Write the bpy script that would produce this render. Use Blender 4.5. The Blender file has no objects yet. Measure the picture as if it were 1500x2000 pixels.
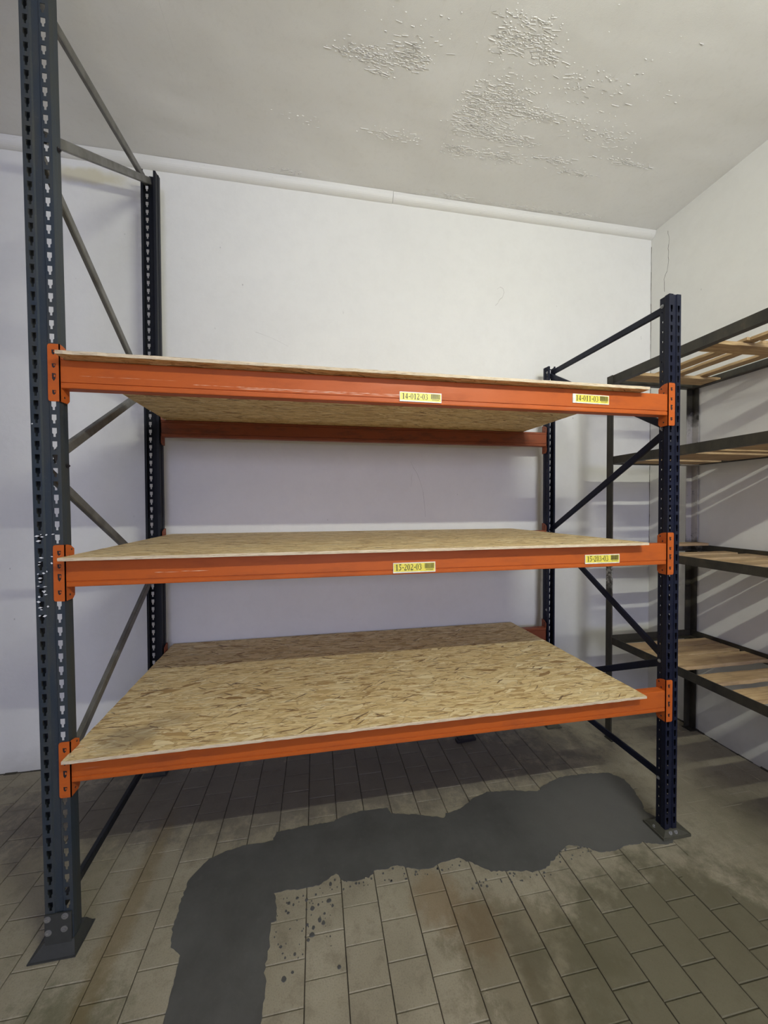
import bpy, bmesh, math, random
from mathutils import Vector, Matrix
random.seed(7)
SC = bpy.context.scene
COL = SC.collection

# ------------------------------------------------------------------ camera, light, exposure
CAM = Vector((0.92663, -1.61215, 1.71121))
RX = Vector((0.98393, -0.17849, -0.00447)); UP = Vector((0.00749, 0.01626, 0.99984)); FW = Vector((0.17839, 0.98381, -0.01733))
cd = bpy.data.cameras.new('camera'); cam = bpy.data.objects.new('camera', cd); COL.objects.link(cam)
cd.sensor_fit = 'VERTICAL'; cd.sensor_height = 24.0; cd.lens = 735.43 * 24 / 2000; cd.clip_start = 0.02
cam.matrix_world = Matrix(((RX.x, UP.x, -FW.x, CAM.x), (RX.y, UP.y, -FW.y, CAM.y), (RX.z, UP.z, -FW.z, CAM.z), (0, 0, 0, 1)))
SC.camera = cam

TUBE_STRENGTH = 350.0
TUBE_COLOR = (0.985, 1.0, 0.86)
TUBE_Y, TUBE_Z, TUBE_X0, TUBE_X1 = -2.10, 3.20, 1.50, 2.70
FILL_POWER = 125.0
FILL_COLOR = (0.60, 0.63, 1.0)

w = bpy.data.worlds.new('world'); SC.world = w; w.use_nodes = True
w.node_tree.nodes['Background'].inputs[0].default_value = (0.70, 0.76, 1.0, 1)
w.node_tree.nodes['Background'].inputs[1].default_value = 1.0

def area_light(name, loc, rot, sx, sy, power, color):
    l = bpy.data.lights.new(name, 'AREA'); l.shape = 'RECTANGLE'; l.size = sx; l.size_y = sy
    l.energy = power; l.color = color
    o = bpy.data.objects.new(name, l); COL.objects.link(o); o.location = loc; o.rotation_euler = rot
    return o
# added bluish fill light, set at a made-up window behind the camera
area_light('added_fill_light', (1.3, -7.43, 2.6), (math.radians(90), 0, 0), 2.9, 1.3, FILL_POWER, FILL_COLOR)

SC.view_settings.view_transform = 'Standard'; SC.view_settings.look = 'None'
SC.view_settings.gamma = 1.0; SC.view_settings.use_curve_mapping = False
SC.view_settings.exposure = 0.27
SC.cycles.max_bounces = 8; SC.cycles.diffuse_bounces = 5

# ------------------------------------------------------------------ node helpers
class NT:
    def __init__(s, name):
        s.m = bpy.data.materials.new(name); s.m.use_nodes = True
        s.t = s.m.node_tree; s.b = s.t.nodes['Principled BSDF']
        s.pos = s.t.nodes.new('ShaderNodeNewGeometry').outputs['Position']
        s.obj = s.t.nodes.new('ShaderNodeTexCoord').outputs['Object']
        s.rnd = s.t.nodes.new('ShaderNodeObjectInfo').outputs['Random']
    def put(s, sock, v):
        if hasattr(v, 'is_linked') or hasattr(v, 'links'): s.t.links.new(v, sock)
        elif v is not None:
            if isinstance(v, tuple) and len(v) == 3 and sock.type == 'RGBA': v = (*v, 1)
            sock.default_value = v
    def math(s, op, a, b=None, c=None, clamp=False):
        n = s.t.nodes.new('ShaderNodeMath'); n.operation = op; n.use_clamp = clamp
        for i, v in enumerate((a, b, c)):
            if v is not None: s.put(n.inputs[i], v)
        return n.outputs[0]
    def mapv(s, v, scale=(1, 1, 1), rot=(0, 0, 0), loc=(0, 0, 0)):
        n = s.t.nodes.new('ShaderNodeMapping'); s.put(n.inputs[0], v)
        n.inputs['Location'].default_value = loc; n.inputs['Rotation'].default_value = rot; n.inputs['Scale'].default_value = scale
        return n.outputs[0]
    def noise(s, v, scale=5, detail=4, rough=0.55, dist=0.0, col=False):
        n = s.t.nodes.new('ShaderNodeTexNoise'); s.put(n.inputs['Vector'], v)
        n.inputs['Scale'].default_value = scale; n.inputs['Detail'].default_value = detail
        n.inputs['Roughness'].default_value = rough; n.inputs['Distortion'].default_value = dist
        return n.outputs['Color' if col else 'Fac']
    def voro(s, v, scale=1, out='Color', feature='F1', rnd=1.0):
        n = s.t.nodes.new('ShaderNodeTexVoronoi'); s.put(n.inputs['Vector'], v); n.feature = feature
        n.inputs['Scale'].default_value = scale; n.inputs['Randomness'].default_value = rnd
        return n.outputs[out]
    def ramp(s, f, stops, interp='LINEAR'):
        n = s.t.nodes.new('ShaderNodeValToRGB'); s.put(n.inputs[0], f); n.color_ramp.interpolation = interp
        e = n.color_ramp.elements
        while len(e) < len(stops): e.new(0.5)
        for i, (p, c) in enumerate(stops):
            e[i].position = p
            e[i].color = (c, c, c, 1) if isinstance(c, (int, float)) else (*c, 1)
        return n.outputs[0]
    def mix(s, f, a, b, mode='MIX'):
        n = s.t.nodes.new('ShaderNodeMix'); n.data_type = 'RGBA'; n.blend_type = mode
        s.put(n.inputs[0], f); s.put(n.inputs[6], a); s.put(n.inputs[7], b)
        return n.outputs[2]
    def sep(s, v):
        n = s.t.nodes.new('ShaderNodeSeparateXYZ'); s.put(n.inputs[0], v); return n.outputs
    def blob(s, c, r, soft=0.5, warp=None):
        """1 inside an ellipse round c (world), 0 outside"""
        p = s.pos
        n = s.t.nodes.new('ShaderNodeVectorMath'); n.operation = 'SUBTRACT'; s.put(n.inputs[0], p); n.inputs[1].default_value = c
        m = s.t.nodes.new('ShaderNodeVectorMath'); m.operation = 'DIVIDE'; s.put(m.inputs[0], n.outputs[0]); m.inputs[1].default_value = r
        l = s.t.nodes.new('ShaderNodeVectorMath'); l.operation = 'LENGTH'; s.put(l.inputs[0], m.outputs[0])
        v = l.outputs['Value']
        if warp is not None: v = s.math('ADD', v, warp)
        k = s.t.nodes.new('ShaderNodeMapRange'); s.put(k.inputs[0], v)
        k.inputs[1].default_value = 1 - soft; k.inputs[2].default_value = 1 + soft; k.inputs[3].default_value = 1; k.inputs[4].default_value = 0
        k.interpolation_type = 'SMOOTHSTEP'
        return k.outputs[0]
    def bump(s, h, strength=0.3, dist=0.002, prev=None):
        n = s.t.nodes.new('ShaderNodeBump'); s.put(n.inputs['Height'], h)
        n.inputs['Strength'].default_value = strength; n.inputs['Distance'].default_value = dist
        if prev is not None: s.put(n.inputs['Normal'], prev)
        return n.outputs[0]
    def done(s, color=None, rough=0.6, metal=0.0, normal=None, spec=None):
        if color is not None: s.put(s.b.inputs['Base Color'], color)
        s.put(s.b.inputs['Roughness'], rough); s.put(s.b.inputs['Metallic'], metal)
        if normal is not None: s.put(s.b.inputs['Normal'], normal)
        if spec is not None: s.b.inputs['Specular IOR Level'].default_value = spec
        return s.m

def mat_wall():
    n = NT('white_wall_paint')
    big = n.noise(n.pos, 0.9, 3); fine = n.noise(n.pos, 260, 2); mid = n.noise(n.pos, 14, 5, 0.6)
    c = n.ramp(big, [(0.3, (0.71, 0.705, 0.675)), (0.7, (0.765, 0.76, 0.725))])
    c = n.mix(n.math('MULTIPLY', n.ramp(mid, [(0.42, 0.0), (0.75, 1.0)]), 0.10), c, (0.50, 0.49, 0.46))
    speck = n.voro(n.mapv(n.pos, (1, 1, 0.6)), 9, 'Distance')
    gate = n.ramp(n.noise(n.pos, 3.1, 3), [(0.50, 0.0), (0.62, 1.0)])
    c = n.mix(n.math('MULTIPLY', n.ramp(speck, [(0.018, 0.75), (0.045, 0.0)]), gate), c, (0.34, 0.33, 0.31))
    scr = n.voro(n.mapv(n.pos, (1.0, 1.0, 0.35), (0, 0.5, 0)), 5.0, 'Distance')
    c = n.mix(n.math('MULTIPLY', n.ramp(scr, [(0.010, 0.55), (0.04, 0.0)]), n.ramp(n.noise(n.pos, 60, 3), [(0.48, 0.0), (0.6, 1.0)])), c, (0.3, 0.29, 0.28))
    w_ = n.math('MULTIPLY', n.math('SUBTRACT', n.noise(n.pos, 9, 4), 0.5), 1.6)
    c = n.mix(n.math('MULTIPLY', n.blob((-0.53, 1.17, 3.86), (0.24, 0.4, 0.045), 0.5, w_), 0.75), c, (0.62, 0.57, 0.38))
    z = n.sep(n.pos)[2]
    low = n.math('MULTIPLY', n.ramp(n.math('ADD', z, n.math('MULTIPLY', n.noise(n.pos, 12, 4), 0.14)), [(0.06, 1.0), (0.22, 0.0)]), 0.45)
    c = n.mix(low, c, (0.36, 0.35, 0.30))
    # hairline crack in the corner and by it
    b = n.bump(fine, 0.25, 0.0015); b = n.bump(n.noise(n.pos, 3.5, 4), 0.5, 0.012, b)
    return n.done(c, 0.75, normal=b, spec=0.25)
def mat_ceiling():
    n = NT('ceiling_paint')
    c = n.ramp(n.noise(n.pos, 0.8, 3), [(0.3, (0.70, 0.695, 0.675)), (0.7, (0.75, 0.745, 0.725))])
    wy = n.ramp(n.sep(n.pos)[1], [(0.0, 0.0), (1.0, 1.0)])
    c = n.mix(n.math('MULTIPLY', n.ramp(n.noise(n.pos, 30, 5, 0.7), [(0.5, 0.0), (0.8, 1.0)]), 0.12), c, (0.40, 0.38, 0.33))
    b = n.bump(n.noise(n.pos, 230, 2), 0.3, 0.0015); b = n.bump(n.noise(n.mapv(n.pos, (1, 1.6, 1)), 1.4, 2), 1.0, 0.03, b)
    return n.done(c, 0.7, normal=b, spec=0.3)
def mat_flake():
    n = NT('peeling_paint_flake')
    return n.done(n.ramp(n.noise(n.pos, 40, 3), [(0.3, (0.66, 0.65, 0.63)), (0.7, (0.76, 0.755, 0.73))]), 0.6)
def mat_trim():
    n = NT('trim_paint')
    c = n.mix(n.ramp(n.noise(n.mapv(n.pos, (1, 3, 3)), 22, 6, 0.7), [(0.62, 0.0), (0.72, 0.55)]), (0.72, 0.715, 0.68), (0.50, 0.49, 0.44))
    return n.done(c, 0.55, normal=n.bump(n.noise(n.pos, 60, 3), 0.3, 0.002))
def floor_color(n, patch=False):
    w_ = n.math('MULTIPLY', n.math('SUBTRACT', n.noise(n.pos, 7, 6, 0.65), 0.5), 1.7)
    w2 = n.math('MULTIPLY', n.math('SUBTRACT', n.noise(n.mapv(n.pos, (1, 1, 1), (0, 0, 0), (3, 1, 0)), 18, 6, 0.7), 0.5), 1.9)
    c = n.ramp(n.noise(n.pos, 3.0, 6, 0.62), [(0.28, (0.225, 0.197, 0.140)), (0.52, (0.30, 0.268, 0.195)), (0.78, (0.36, 0.325, 0.245))])
    c = n.mix(n.math('MULTIPLY', n.rnd, 0.28), c, (0.25, 0.22, 0.16))
    sp = n.noise(n.pos, 190, 3, 0.7)
    c = n.mix(n.math('MULTIPLY', n.ramp(sp, [(0.35, 1.0), (0.5, 0.0)]), 0.35), c, (0.14, 0.12, 0.085))
    dk = n.ramp(n.noise(n.pos, 11, 7, 0.72), [(0.52, 0.0), (0.64, 1.0)])
    c = n.mix(n.math('MULTIPLY', dk, 0.40), c, (0.15, 0.125, 0.085))
    wst = n.math('MULTIPLY', n.math('SUBTRACT', n.noise(n.mapv(n.pos, (1, .8, 1), (0, 0, .4), (8, 2, 0)), 9, 7, 0.72), 0.5), 2.6)
    c = n.mix(n.math('MULTIPLY', n.blob((1.72, -0.36, 0), (0.28, 0.26, 1), 0.22, wst), 0.62), c, (0.135, 0.115, 0.070))
    c = n.mix(n.math('MULTIPLY', n.blob((-0.35, 0.35, 0), (0.30, 0.55, 1), 0.5, wst), 0.30), c, (0.17, 0.15, 0.095))
    c = n.mix(n.math('MULTIPLY', n.blob((0.9, 0.75, 0), (1.9, 0.32, 1), 0.3, wst), 0.62), c, (0.115, 0.10, 0.085))  # floor under the rack painted darker, deepening its shade
    st = n.blob((2.36, -0.58, 0), (0.66, 0.50, 1), 0.25, w_)
    c = n.mix(n.math('MULTIPLY', st, 0.80), c, (0.090, 0.082, 0.048))
    st = n.blob((3.0, 0.1, 0), (0.55, 0.22, 1), 0.5, w_)
    c = n.mix(n.math('MULTIPLY', st, 0.25), c, (0.13, 0.118, 0.08))
    for cc, rr, k, col in [((1.43, -0.06, 0), (0.10, 0.12, 1), .55, (0.19, 0.125, 0.06)), ((1.56, -0.20, 0), (0.10, 0.12, 1), .6, (0.15, 0.105, 0.055)),
                           ((1.70, -0.30, 0), (0.05, 0.12, 1), .7, (0.11, 0.095, 0.06)), ((1.68, -0.45, 0), (0.03, 0.12, 1), .7, (0.10, 0.085, 0.05)),
                           ((0.07, -0.34, 0), (0.20, 0.22, 1), .75, (0.10, 0.098, 0.052)), ((0.13, 0.12, 0), (0.05, 0.5, 1), .5, (0.17, 0.12, 0.05)),  # second entry: brown strip painting the bottom left strut's cast shadow
                           ((3.30, -0.15, 0), (0.35, 0.3, 1), .35, (0.13, 0.12, 0.07))]:
        c = n.mix(n.math('MULTIPLY', n.blob(cc, rr, 0.5, w2), k), c, col)
    return c
def mat_tile():
    n = NT('concrete_tile'); c = floor_color(n)
    b = n.bump(n.noise(n.pos, 170, 3), 0.35, 0.0015); b = n.bump(n.noise(n.pos, 16, 5, 0.6), 0.5, 0.004, b)
    return n.done(c, n.ramp(n.noise(n.pos, 5, 4), [(0.3, 0.62), (0.7, 0.82)]), normal=b, spec=0.3)
def mat_grout():
    n = NT('joint_mortar')
    return n.done(n.ramp(n.noise(n.pos, 25, 5), [(0.3, (0.06, 0.05, 0.03)), (0.7, (0.15, 0.13, 0.09))]), 0.9)
def mat_patch():
    n = NT('dark_cement_patch')
    c = n.ramp(n.noise(n.pos, 4, 6, 0.65), [(0.3, (0.060, 0.059, 0.055)), (0.7, (0.092, 0.091, 0.086))])
    c = n.mix(n.math('MULTIPLY', n.blob((2.45, 0.22, 0), (0.35, 0.25, 1), 0.6), 0.45), c, (0.15, 0.145, 0.13))
    c = n.mix(n.math('MULTIPLY', n.ramp(n.noise(n.pos, 30, 6, 0.7), [(0.55, 0.0), (0.75, 1.0)]), 0.3), c, (0.12, 0.115, 0.10))
    return n.done(c, 0.62, normal=n.bump(n.noise(n.pos, 60, 4), 0.3, 0.002), spec=0.35)
def mat_steel_paint(name, base, dust, wear, amount, rough=0.45, tilt=(1, 1, 0.12), spec=0.35):
    n = NT(name)
    a = n.noise(n.mapv(n.pos, tilt), 26, 5, 0.6); bfine = n.noise(n.pos, 120, 3, 0.7)
    c = n.mix(n.math('MULTIPLY', n.ramp(a, [(0.42, 0.0), (0.68, 1.0)]), amount), base, dust)
    c = n.mix(n.math('MULTIPLY', n.ramp(bfine, [(0.60, 0.0), (0.72, 1.0)]), 0.35), c, wear)
    return n.done(c, n.ramp(a, [(0.3, rough), (0.7, min(1, rough + 0.2))]), normal=n.bump(bfine, 0.1, 0.0006), spec=spec)
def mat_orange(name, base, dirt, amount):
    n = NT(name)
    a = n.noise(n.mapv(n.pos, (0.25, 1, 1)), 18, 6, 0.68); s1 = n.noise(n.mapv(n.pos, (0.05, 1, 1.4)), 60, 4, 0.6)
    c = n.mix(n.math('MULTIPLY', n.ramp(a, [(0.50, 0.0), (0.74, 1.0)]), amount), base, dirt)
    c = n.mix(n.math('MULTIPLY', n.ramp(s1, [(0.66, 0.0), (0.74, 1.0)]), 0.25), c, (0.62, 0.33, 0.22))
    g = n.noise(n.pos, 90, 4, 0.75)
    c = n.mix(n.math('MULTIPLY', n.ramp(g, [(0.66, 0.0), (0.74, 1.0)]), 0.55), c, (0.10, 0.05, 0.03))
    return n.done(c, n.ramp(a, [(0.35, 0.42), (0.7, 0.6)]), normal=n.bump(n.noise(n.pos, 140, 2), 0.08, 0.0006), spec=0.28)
def mat_osb():
    n = NT('osb_strand_board')
    def layer(ang, sx, sy, off):
        v = n.mapv(n.obj, (1, 1, 0.2), (0, 0, math.radians(ang)), off)
        wv = n.t.nodes.new('ShaderNodeVectorMath'); wv.operation = 'ADD'; n.put(wv.inputs[0], v)
        nn = n.t.nodes.new('ShaderNodeVectorMath'); nn.operation = 'SCALE'; n.put(nn.inputs[0], n.noise(n.obj, 14, 3, 0.6, col=True)); nn.inputs['Scale'].default_value = 0.022
        n.put(wv.inputs[1], nn.outputs[0])
        v2 = n.mapv(wv.outputs[0], (sx, sy, 1))
        vor = n.t.nodes.new('ShaderNodeTexVoronoi'); vor.feature = 'F1'; n.put(vor.inputs['Vector'], v2); vor.inputs['Scale'].default_value = 1
        ch = n.sep(vor.outputs['Color'])
        e = n.voro(v2, 1, 'Distance', 'DISTANCE_TO_EDGE')
        grain = n.noise(n.mapv(v, (6, 150, 1)), 1.0, 4, 0.6)
        return ch, e, grain
    stops = [(0.0, (0.28, 0.165, 0.065)), (0.07, (0.44, 0.29, 0.12)), (0.2, (0.64, 0.475, 0.225)), (0.5, (0.74, 0.58, 0.30)), (0.8, (0.79, 0.645, 0.36)), (1.0, (0.86, 0.76, 0.50))]
    ch, e, g = layer(2, 6.5, 52, (0, 0, 0))
    c = n.ramp(ch[0], stops); c = n.mix(n.math('MULTIPLY', n.ramp(e, [(0.0, 1.0), (0.06, 0.0)]), 0.40), c, (0.24, 0.145, 0.06))
    h = ch[2]
    for ang, sx, sy, off, thr in [(14, 8, 52, (3, 1, 0), 0.60), (-12, 9, 60, (7, 4, 0), 0.62), (38, 13, 60, (1, 9, 0), 0.86), (5, 12, 110, (5, 2, 0), 0.50), (-44, 15, 66, (12, 9, 0), 0.90), (-4, 16, 150, (9, 1, 0), 0.55), (10, 9, 38, (2, 15, 0), 0.84), (-24, 11, 42, (17, 3, 0), 0.90)]:
        ch, e, g2 = layer(ang, sx, sy, off)
        m = n.ramp(ch[1], [(thr, 0.0), (thr + 0.01, 1.0)]); m = n.math('MULTIPLY', m, n.ramp(e, [(0.03, 0.0), (0.05, 1.0)]))
        cc = n.ramp(ch[0], stops)
        h = n.mix(m, h, ch[2]); c = n.mix(m, c, cc)
        rim = n.math('MULTIPLY', n.ramp(ch[1], [(thr, 0.0), (thr + 0.01, 1.0)]), n.math('MULTIPLY', n.ramp(e, [(0.0, 0.0), (0.02, 1.0)]), n.ramp(e, [(0.03, 1.0), (0.06, 0.0)])))
        c = n.mix(n.math('MULTIPLY', rim, 0.42), c, (0.22, 0.12, 0.05))
    c = n.mix(n.math('MULTIPLY', n.ramp(g, [(0.36, 1.0), (0.56, 0.0)]), 0.32), c, (0.34, 0.20, 0.085))
    sl, e, _ = layer(-10, 11, 130, (2, 2, 0))
    c = n.mix(n.math('MULTIPLY', n.ramp(sl[1], [(0.955, 0.0), (0.960, 0.9)]), n.ramp(e, [(0.12, 0.0), (0.2, 1.0)])), c, (0.16, 0.085, 0.04))
    for ang, off, thr in ((34, (6, 3, 0), .972), (-38, (9, 8, 0), .976), (8, (4, 11, 0), .965)):
        sl, e, _ = layer(ang, 14, 110, off)
        c = n.mix(n.math('MULTIPLY', n.ramp(sl[1], [(thr, 0.0), (thr + .01, 0.9)]), n.ramp(e, [(0.10, 0.0), (0.18, 1.0)])), c, (0.13, 0.07, 0.035))
    w_ = n.math('MULTIPLY', n.math('SUBTRACT', n.noise(n.pos, 9, 5), 0.5), 1.4)
    c = n.mix(n.math('MULTIPLY', n.blob((0.17, 0.06, 0.775), (0.10, 0.09, 0.1), 0.5, w_), 0.55), c, (0.20, 0.155, 0.10))
    c = n.mix(n.math('MULTIPLY', n.blob((0.30, 0.17, 0.775), (0.10, 0.05, 0.1), 0.6, w_), 0.35), c, (0.24, 0.17, 0.10))
    b = n.bump(h, 0.35, 0.0012); b = n.bump(g, 0.25, 0.0008, b)
    return n.done(c, 0.62, normal=b, spec=0.3)
def mat_osb_edge():
    n = NT('osb_cut_edge')
    v = n.mapv(n.pos, (16, 16, 420))
    c = n.ramp(n.noise(v, 1.6, 4, 0.7), [(0.30, (0.24, 0.15, 0.08)), (0.45, (0.60, 0.48, 0.32)), (0.7, (0.74, 0.64, 0.48))])
    return n.done(c, 0.8, normal=n.bump(n.noise(v, 2, 3), 0.5, 0.002))
def mat_wood():
    n = NT('pallet_wood')
    v = n.mapv(n.obj, (2.2, 26, 26))
    c = n.ramp(n.noise(v, 2.2, 6, 0.62, 0.6), [(0.28, (0.26, 0.155, 0.070)), (0.5, (0.50, 0.345, 0.175)), (0.75, (0.64, 0.475, 0.27))])
    c = n.mix(n.math('MULTIPLY', n.rnd, 0.5), c, (0.33, 0.225, 0.13))
    c = n.mix(n.math('MULTIPLY', n.ramp(n.noise(n.pos, 7, 5), [(0.52, 0.0), (0.7, 1.0)]), 0.4), c, (0.16, 0.12, 0.08))
    return n.done(c, 0.75, normal=n.bump(n.noise(v, 4, 4), 0.4, 0.0015))
def mat_black_iron():
    n = NT('blackened_angle_iron')
    a = n.noise(n.mapv(n.pos, (1, 1, 0.5)), 14, 6, 0.7)
    c = n.ramp(a, [(0.35, (0.022, 0.020, 0.015)), (0.6, (0.045, 0.040, 0.028)), (0.8, (0.10, 0.075, 0.045))])
    z = n.sep(n.pos); zz = z[2]; near = n.math('GREATER_THAN', z[0], 3.6)
    pz = n.math('ADD', zz, n.math('MULTIPLY', n.math('SUBTRACT', n.noise(n.pos, 16, 5), 0.5), 0.35))
    band = n.ramp(n.math('DIVIDE', pz, 3.0), [(0.46, 0.0), (0.50, 1.0), (0.61, 1.0), (0.635, 0.85), (0.75, 0.9), (0.80, 0.0)])
    vert = n.math('LESS_THAN', n.math('ABSOLUTE', n.math('SUBTRACT', z[1], 0.775)), 0.07)
    f = n.math('MULTIPLY', n.math('MULTIPLY', band, near), vert)
    c = n.mix(n.math('MULTIPLY', f, n.ramp(n.noise(n.pos, 30, 5, 0.7), [(0.26, 0.2), (0.40, 1.0)])), c, (0.46, 0.44, 0.41))
    far = n.math('LESS_THAN', z[0], 3.1)
    band2 = n.ramp(n.math('DIVIDE', pz, 3.0), [(0.36, 0.0), (0.40, 1.0), (0.45, 0.9), (0.48, 0.0)])
    f2 = n.math('MULTIPLY', n.math('MULTIPLY', n.math('MULTIPLY', band2, far), vert), n.ramp(n.noise(n.pos, 60, 5, 0.7), [(0.42, 0.0), (0.55, 1.0)]))
    c = n.mix(f2, c, (0.42, 0.41, 0.38))
    return n.done(c, 0.5, 0.0, n.bump(a, 0.3, 0.002))
def mat_plain(name, c, rough=0.5, metal=0.0):
    n = NT(name); g = n.noise(n.pos, 60, 4)
    return n.done(n.mix(n.math('MULTIPLY', n.ramp(g, [(0.4, 0.0), (0.7, 1.0)]), 0.35), c, tuple(x * 0.55 for x in c)), rough, metal)

M_WALL, M_CEIL, M_FLAKE, M_TRIM = mat_wall(), mat_ceiling(), mat_flake(), mat_trim()
M_TILE, M_GROUT, M_PATCH = mat_tile(), mat_grout(), mat_patch()
M_SLATE = mat_steel_paint('worn_slate_blue_paint', (0.024, 0.034, 0.046), (0.050, 0.050, 0.042), (0.09, 0.09, 0.085), 0.8)
M_NAVY = mat_steel_paint('navy_paint', (0.0045, 0.0070, 0.022), (0.009, 0.010, 0.017), (0.02, 0.02, 0.026), 0.6, 0.40, spec=0.28)
M_DKSLATE = mat_steel_paint('dark_slate_paint', (0.007, 0.009, 0.015), (0.014, 0.015, 0.016), (0.03, 0.03, 0.03), 0.6, 0.42, spec=0.3)
M_GALV = mat_steel_paint('galvanised_brace_steel', (0.125, 0.122, 0.112), (0.060, 0.055, 0.045), (0.20, 0.195, 0.18), 0.8, 0.36, (1, 0.4, 0.4), spec=0.6)
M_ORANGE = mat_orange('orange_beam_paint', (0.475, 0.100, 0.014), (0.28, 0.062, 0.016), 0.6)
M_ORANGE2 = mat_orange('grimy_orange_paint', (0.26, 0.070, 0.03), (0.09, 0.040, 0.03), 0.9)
M_OSB, M_EDGE, M_WOOD, M_IRON = mat_osb(), mat_osb_edge(), mat_wood(), mat_black_iron()
M_YELLOW = mat_plain('yellow_label', (0.86, 0.74, 0.10), 0.4)
M_LWHITE = mat_plain('label_white_margin', (0.80, 0.78, 0.70), 0.4)
M_INK = mat_plain('black_ink', (0.02, 0.018, 0.015), 0.5)
M_HOOK = mat_plain('bare_dark_steel', (0.022, 0.018, 0.02), 0.5, 0.2)
M_BOLT = mat_plain('zinc_bolt', (0.34, 0.34, 0.34), 0.35, 0.7)
M_WHITE = mat_plain('white_paint_splash', (0.75, 0.75, 0.74), 0.5)
M_FOOT = mat_plain('dusty_foot_steel', (0.040, 0.042, 0.040), 0.55, 0.1)
M_FOOT2 = mat_plain('worn_foot_steel', (0.085, 0.082, 0.060), 0.5, 0.2)
M_DIRT = mat_plain('dark_gap_dirt', (0.05, 0.045, 0.03), 0.9)

# ------------------------------------------------------------------ mesh helpers
def link(name, verts, faces, mats, parent=None, mi=None, smooth=False):
    me = bpy.data.meshes.new(name); me.from_pydata([tuple(v) for v in verts], [], faces)
    for m in (mats if isinstance(mats, (list, tuple)) else [mats]): me.materials.append(m)
    if mi: me.polygons.foreach_set('material_index', mi)
    if smooth: me.polygons.foreach_set('use_smooth', [True] * len(me.polygons))
    me.update(); o = bpy.data.objects.new(name, me); COL.objects.link(o)
    if parent is not None: o.parent = parent
    return o
class MB:
    def __init__(s): s.v = []; s.f = []; s.m = []
    def add(s, vs, fs, m=0):
        k = len(s.v); s.v += [Vector(v) for v in vs]; s.f += [[i + k for i in f] for f in fs]; s.m += [m] * len(fs)
    def box(s, a, b, m=0, bev=0.0):
        x0, y0, z0 = a; x1, y1, z1 = b
        if bev <= 0:
            s.add([(x0, y0, z0), (x1, y0, z0), (x1, y1, z0), (x0, y1, z0), (x0, y0, z1), (x1, y0, z1), (x1, y1, z1), (x0, y1, z1)],
                  [(0, 3, 2, 1), (4, 5, 6, 7), (0, 1, 5, 4), (1, 2, 6, 5), (2, 3, 7, 6), (3, 0, 4, 7)], m)
        else:
            bm = bmesh.new(); bmesh.ops.create_cube(bm, size=1)
            for v in bm.verts: v.co = Vector(((x0 + x1) / 2 + v.co.x * (x1 - x0), (y0 + y1) / 2 + v.co.y * (y1 - y0), (z0 + z1) / 2 + v.co.z * (z1 - z0)))
            bmesh.ops.bevel(bm, geom=bm.edges[:], offset=bev, segments=1, affect='EDGES')
            bm.verts.index_update(); s.add([v.co.copy() for v in bm.verts], [[v.index for v in f.verts] for f in bm.faces], m); bm.free()
    def prism(s, poly, axis, a, b, m=0):
        """poly: 2D points; axis 'x' -> (y,z), 'y' -> (x,z), 'z' -> (x,y)"""
        def P(p, t): return {'x': (t, p[0], p[1]), 'y': (p[0], t, p[1]), 'z': (p[0], p[1], t)}[axis]
        n = len(poly); vs = [P(p, a) for p in poly] + [P(p, b) for p in poly]
        area = sum(poly[i][0] * poly[(i + 1) % n][1] - poly[(i + 1) % n][0] * poly[i][1] for i in range(n))
        flip = (area < 0) ^ (axis == 'y') ^ (b < a)
        fs = [list(range(n))[::-1], list(range(n, 2 * n))] + [(i, (i + 1) % n, n + (i + 1) % n, n + i) for i in range(n)]
        if flip: fs = [list(f)[::-1] for f in fs]
        s.add(vs, fs, m)
    def cyl(s, p, d, r, m=0, seg=12, r2=None):
        p = Vector(p); d = Vector(d); q = d.to_track_quat('Z', 'Y'); r2 = r if r2 is None else r2; L = d.length
        vs = [p + q @ Vector((r * math.cos(2 * math.pi * i / seg), r * math.sin(2 * math.pi * i / seg), 0)) for i in range(seg)]
        vs += [p + q @ Vector((r2 * math.cos(2 * math.pi * i / seg), r2 * math.sin(2 * math.pi * i / seg), L)) for i in range(seg)]
        s.add(vs, [list(range(seg))[::-1], list(range(seg, 2 * seg))] + [(i, (i + 1) % seg, seg + (i + 1) % seg, seg + i) for i in range(seg)], m)
    def link(s, name, mats, parent=None, smooth=False): return link(name, s.v, s.f, mats, parent, s.m, smooth)
def rounded(x0, z0, x1, z1, r, n=3):
    pts = []
    for cx, cz, a0 in ((x1 - r, z1 - r, 0), (x0 + r, z1 - r, 90), (x0 + r, z0 + r, 180), (x1 - r, z0 + r, 270)):
        for i in range(n + 1):
            a = math.radians(a0 + 90 * i / n); pts.append((cx + r * math.cos(a), cz + r * math.sin(a)))
    return pts
def thing(name, label, cat, loc, group=None):
    o = bpy.data.objects.new(name, None); COL.objects.link(o); o.location = loc; o.empty_display_size = 0.1
    o['label'] = label; o['category'] = cat
    if group: o['group'] = group
    return o
def struct(o, label=None):
    o['kind'] = 'structure'
    if label: o['label'] = label
    return o
def rebase(parent):
    """children are written in world coordinates: keep them there under a moved Empty"""
    for c in parent.children: c.matrix_parent_inverse = Matrix.Translation(-parent.location)

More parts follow.
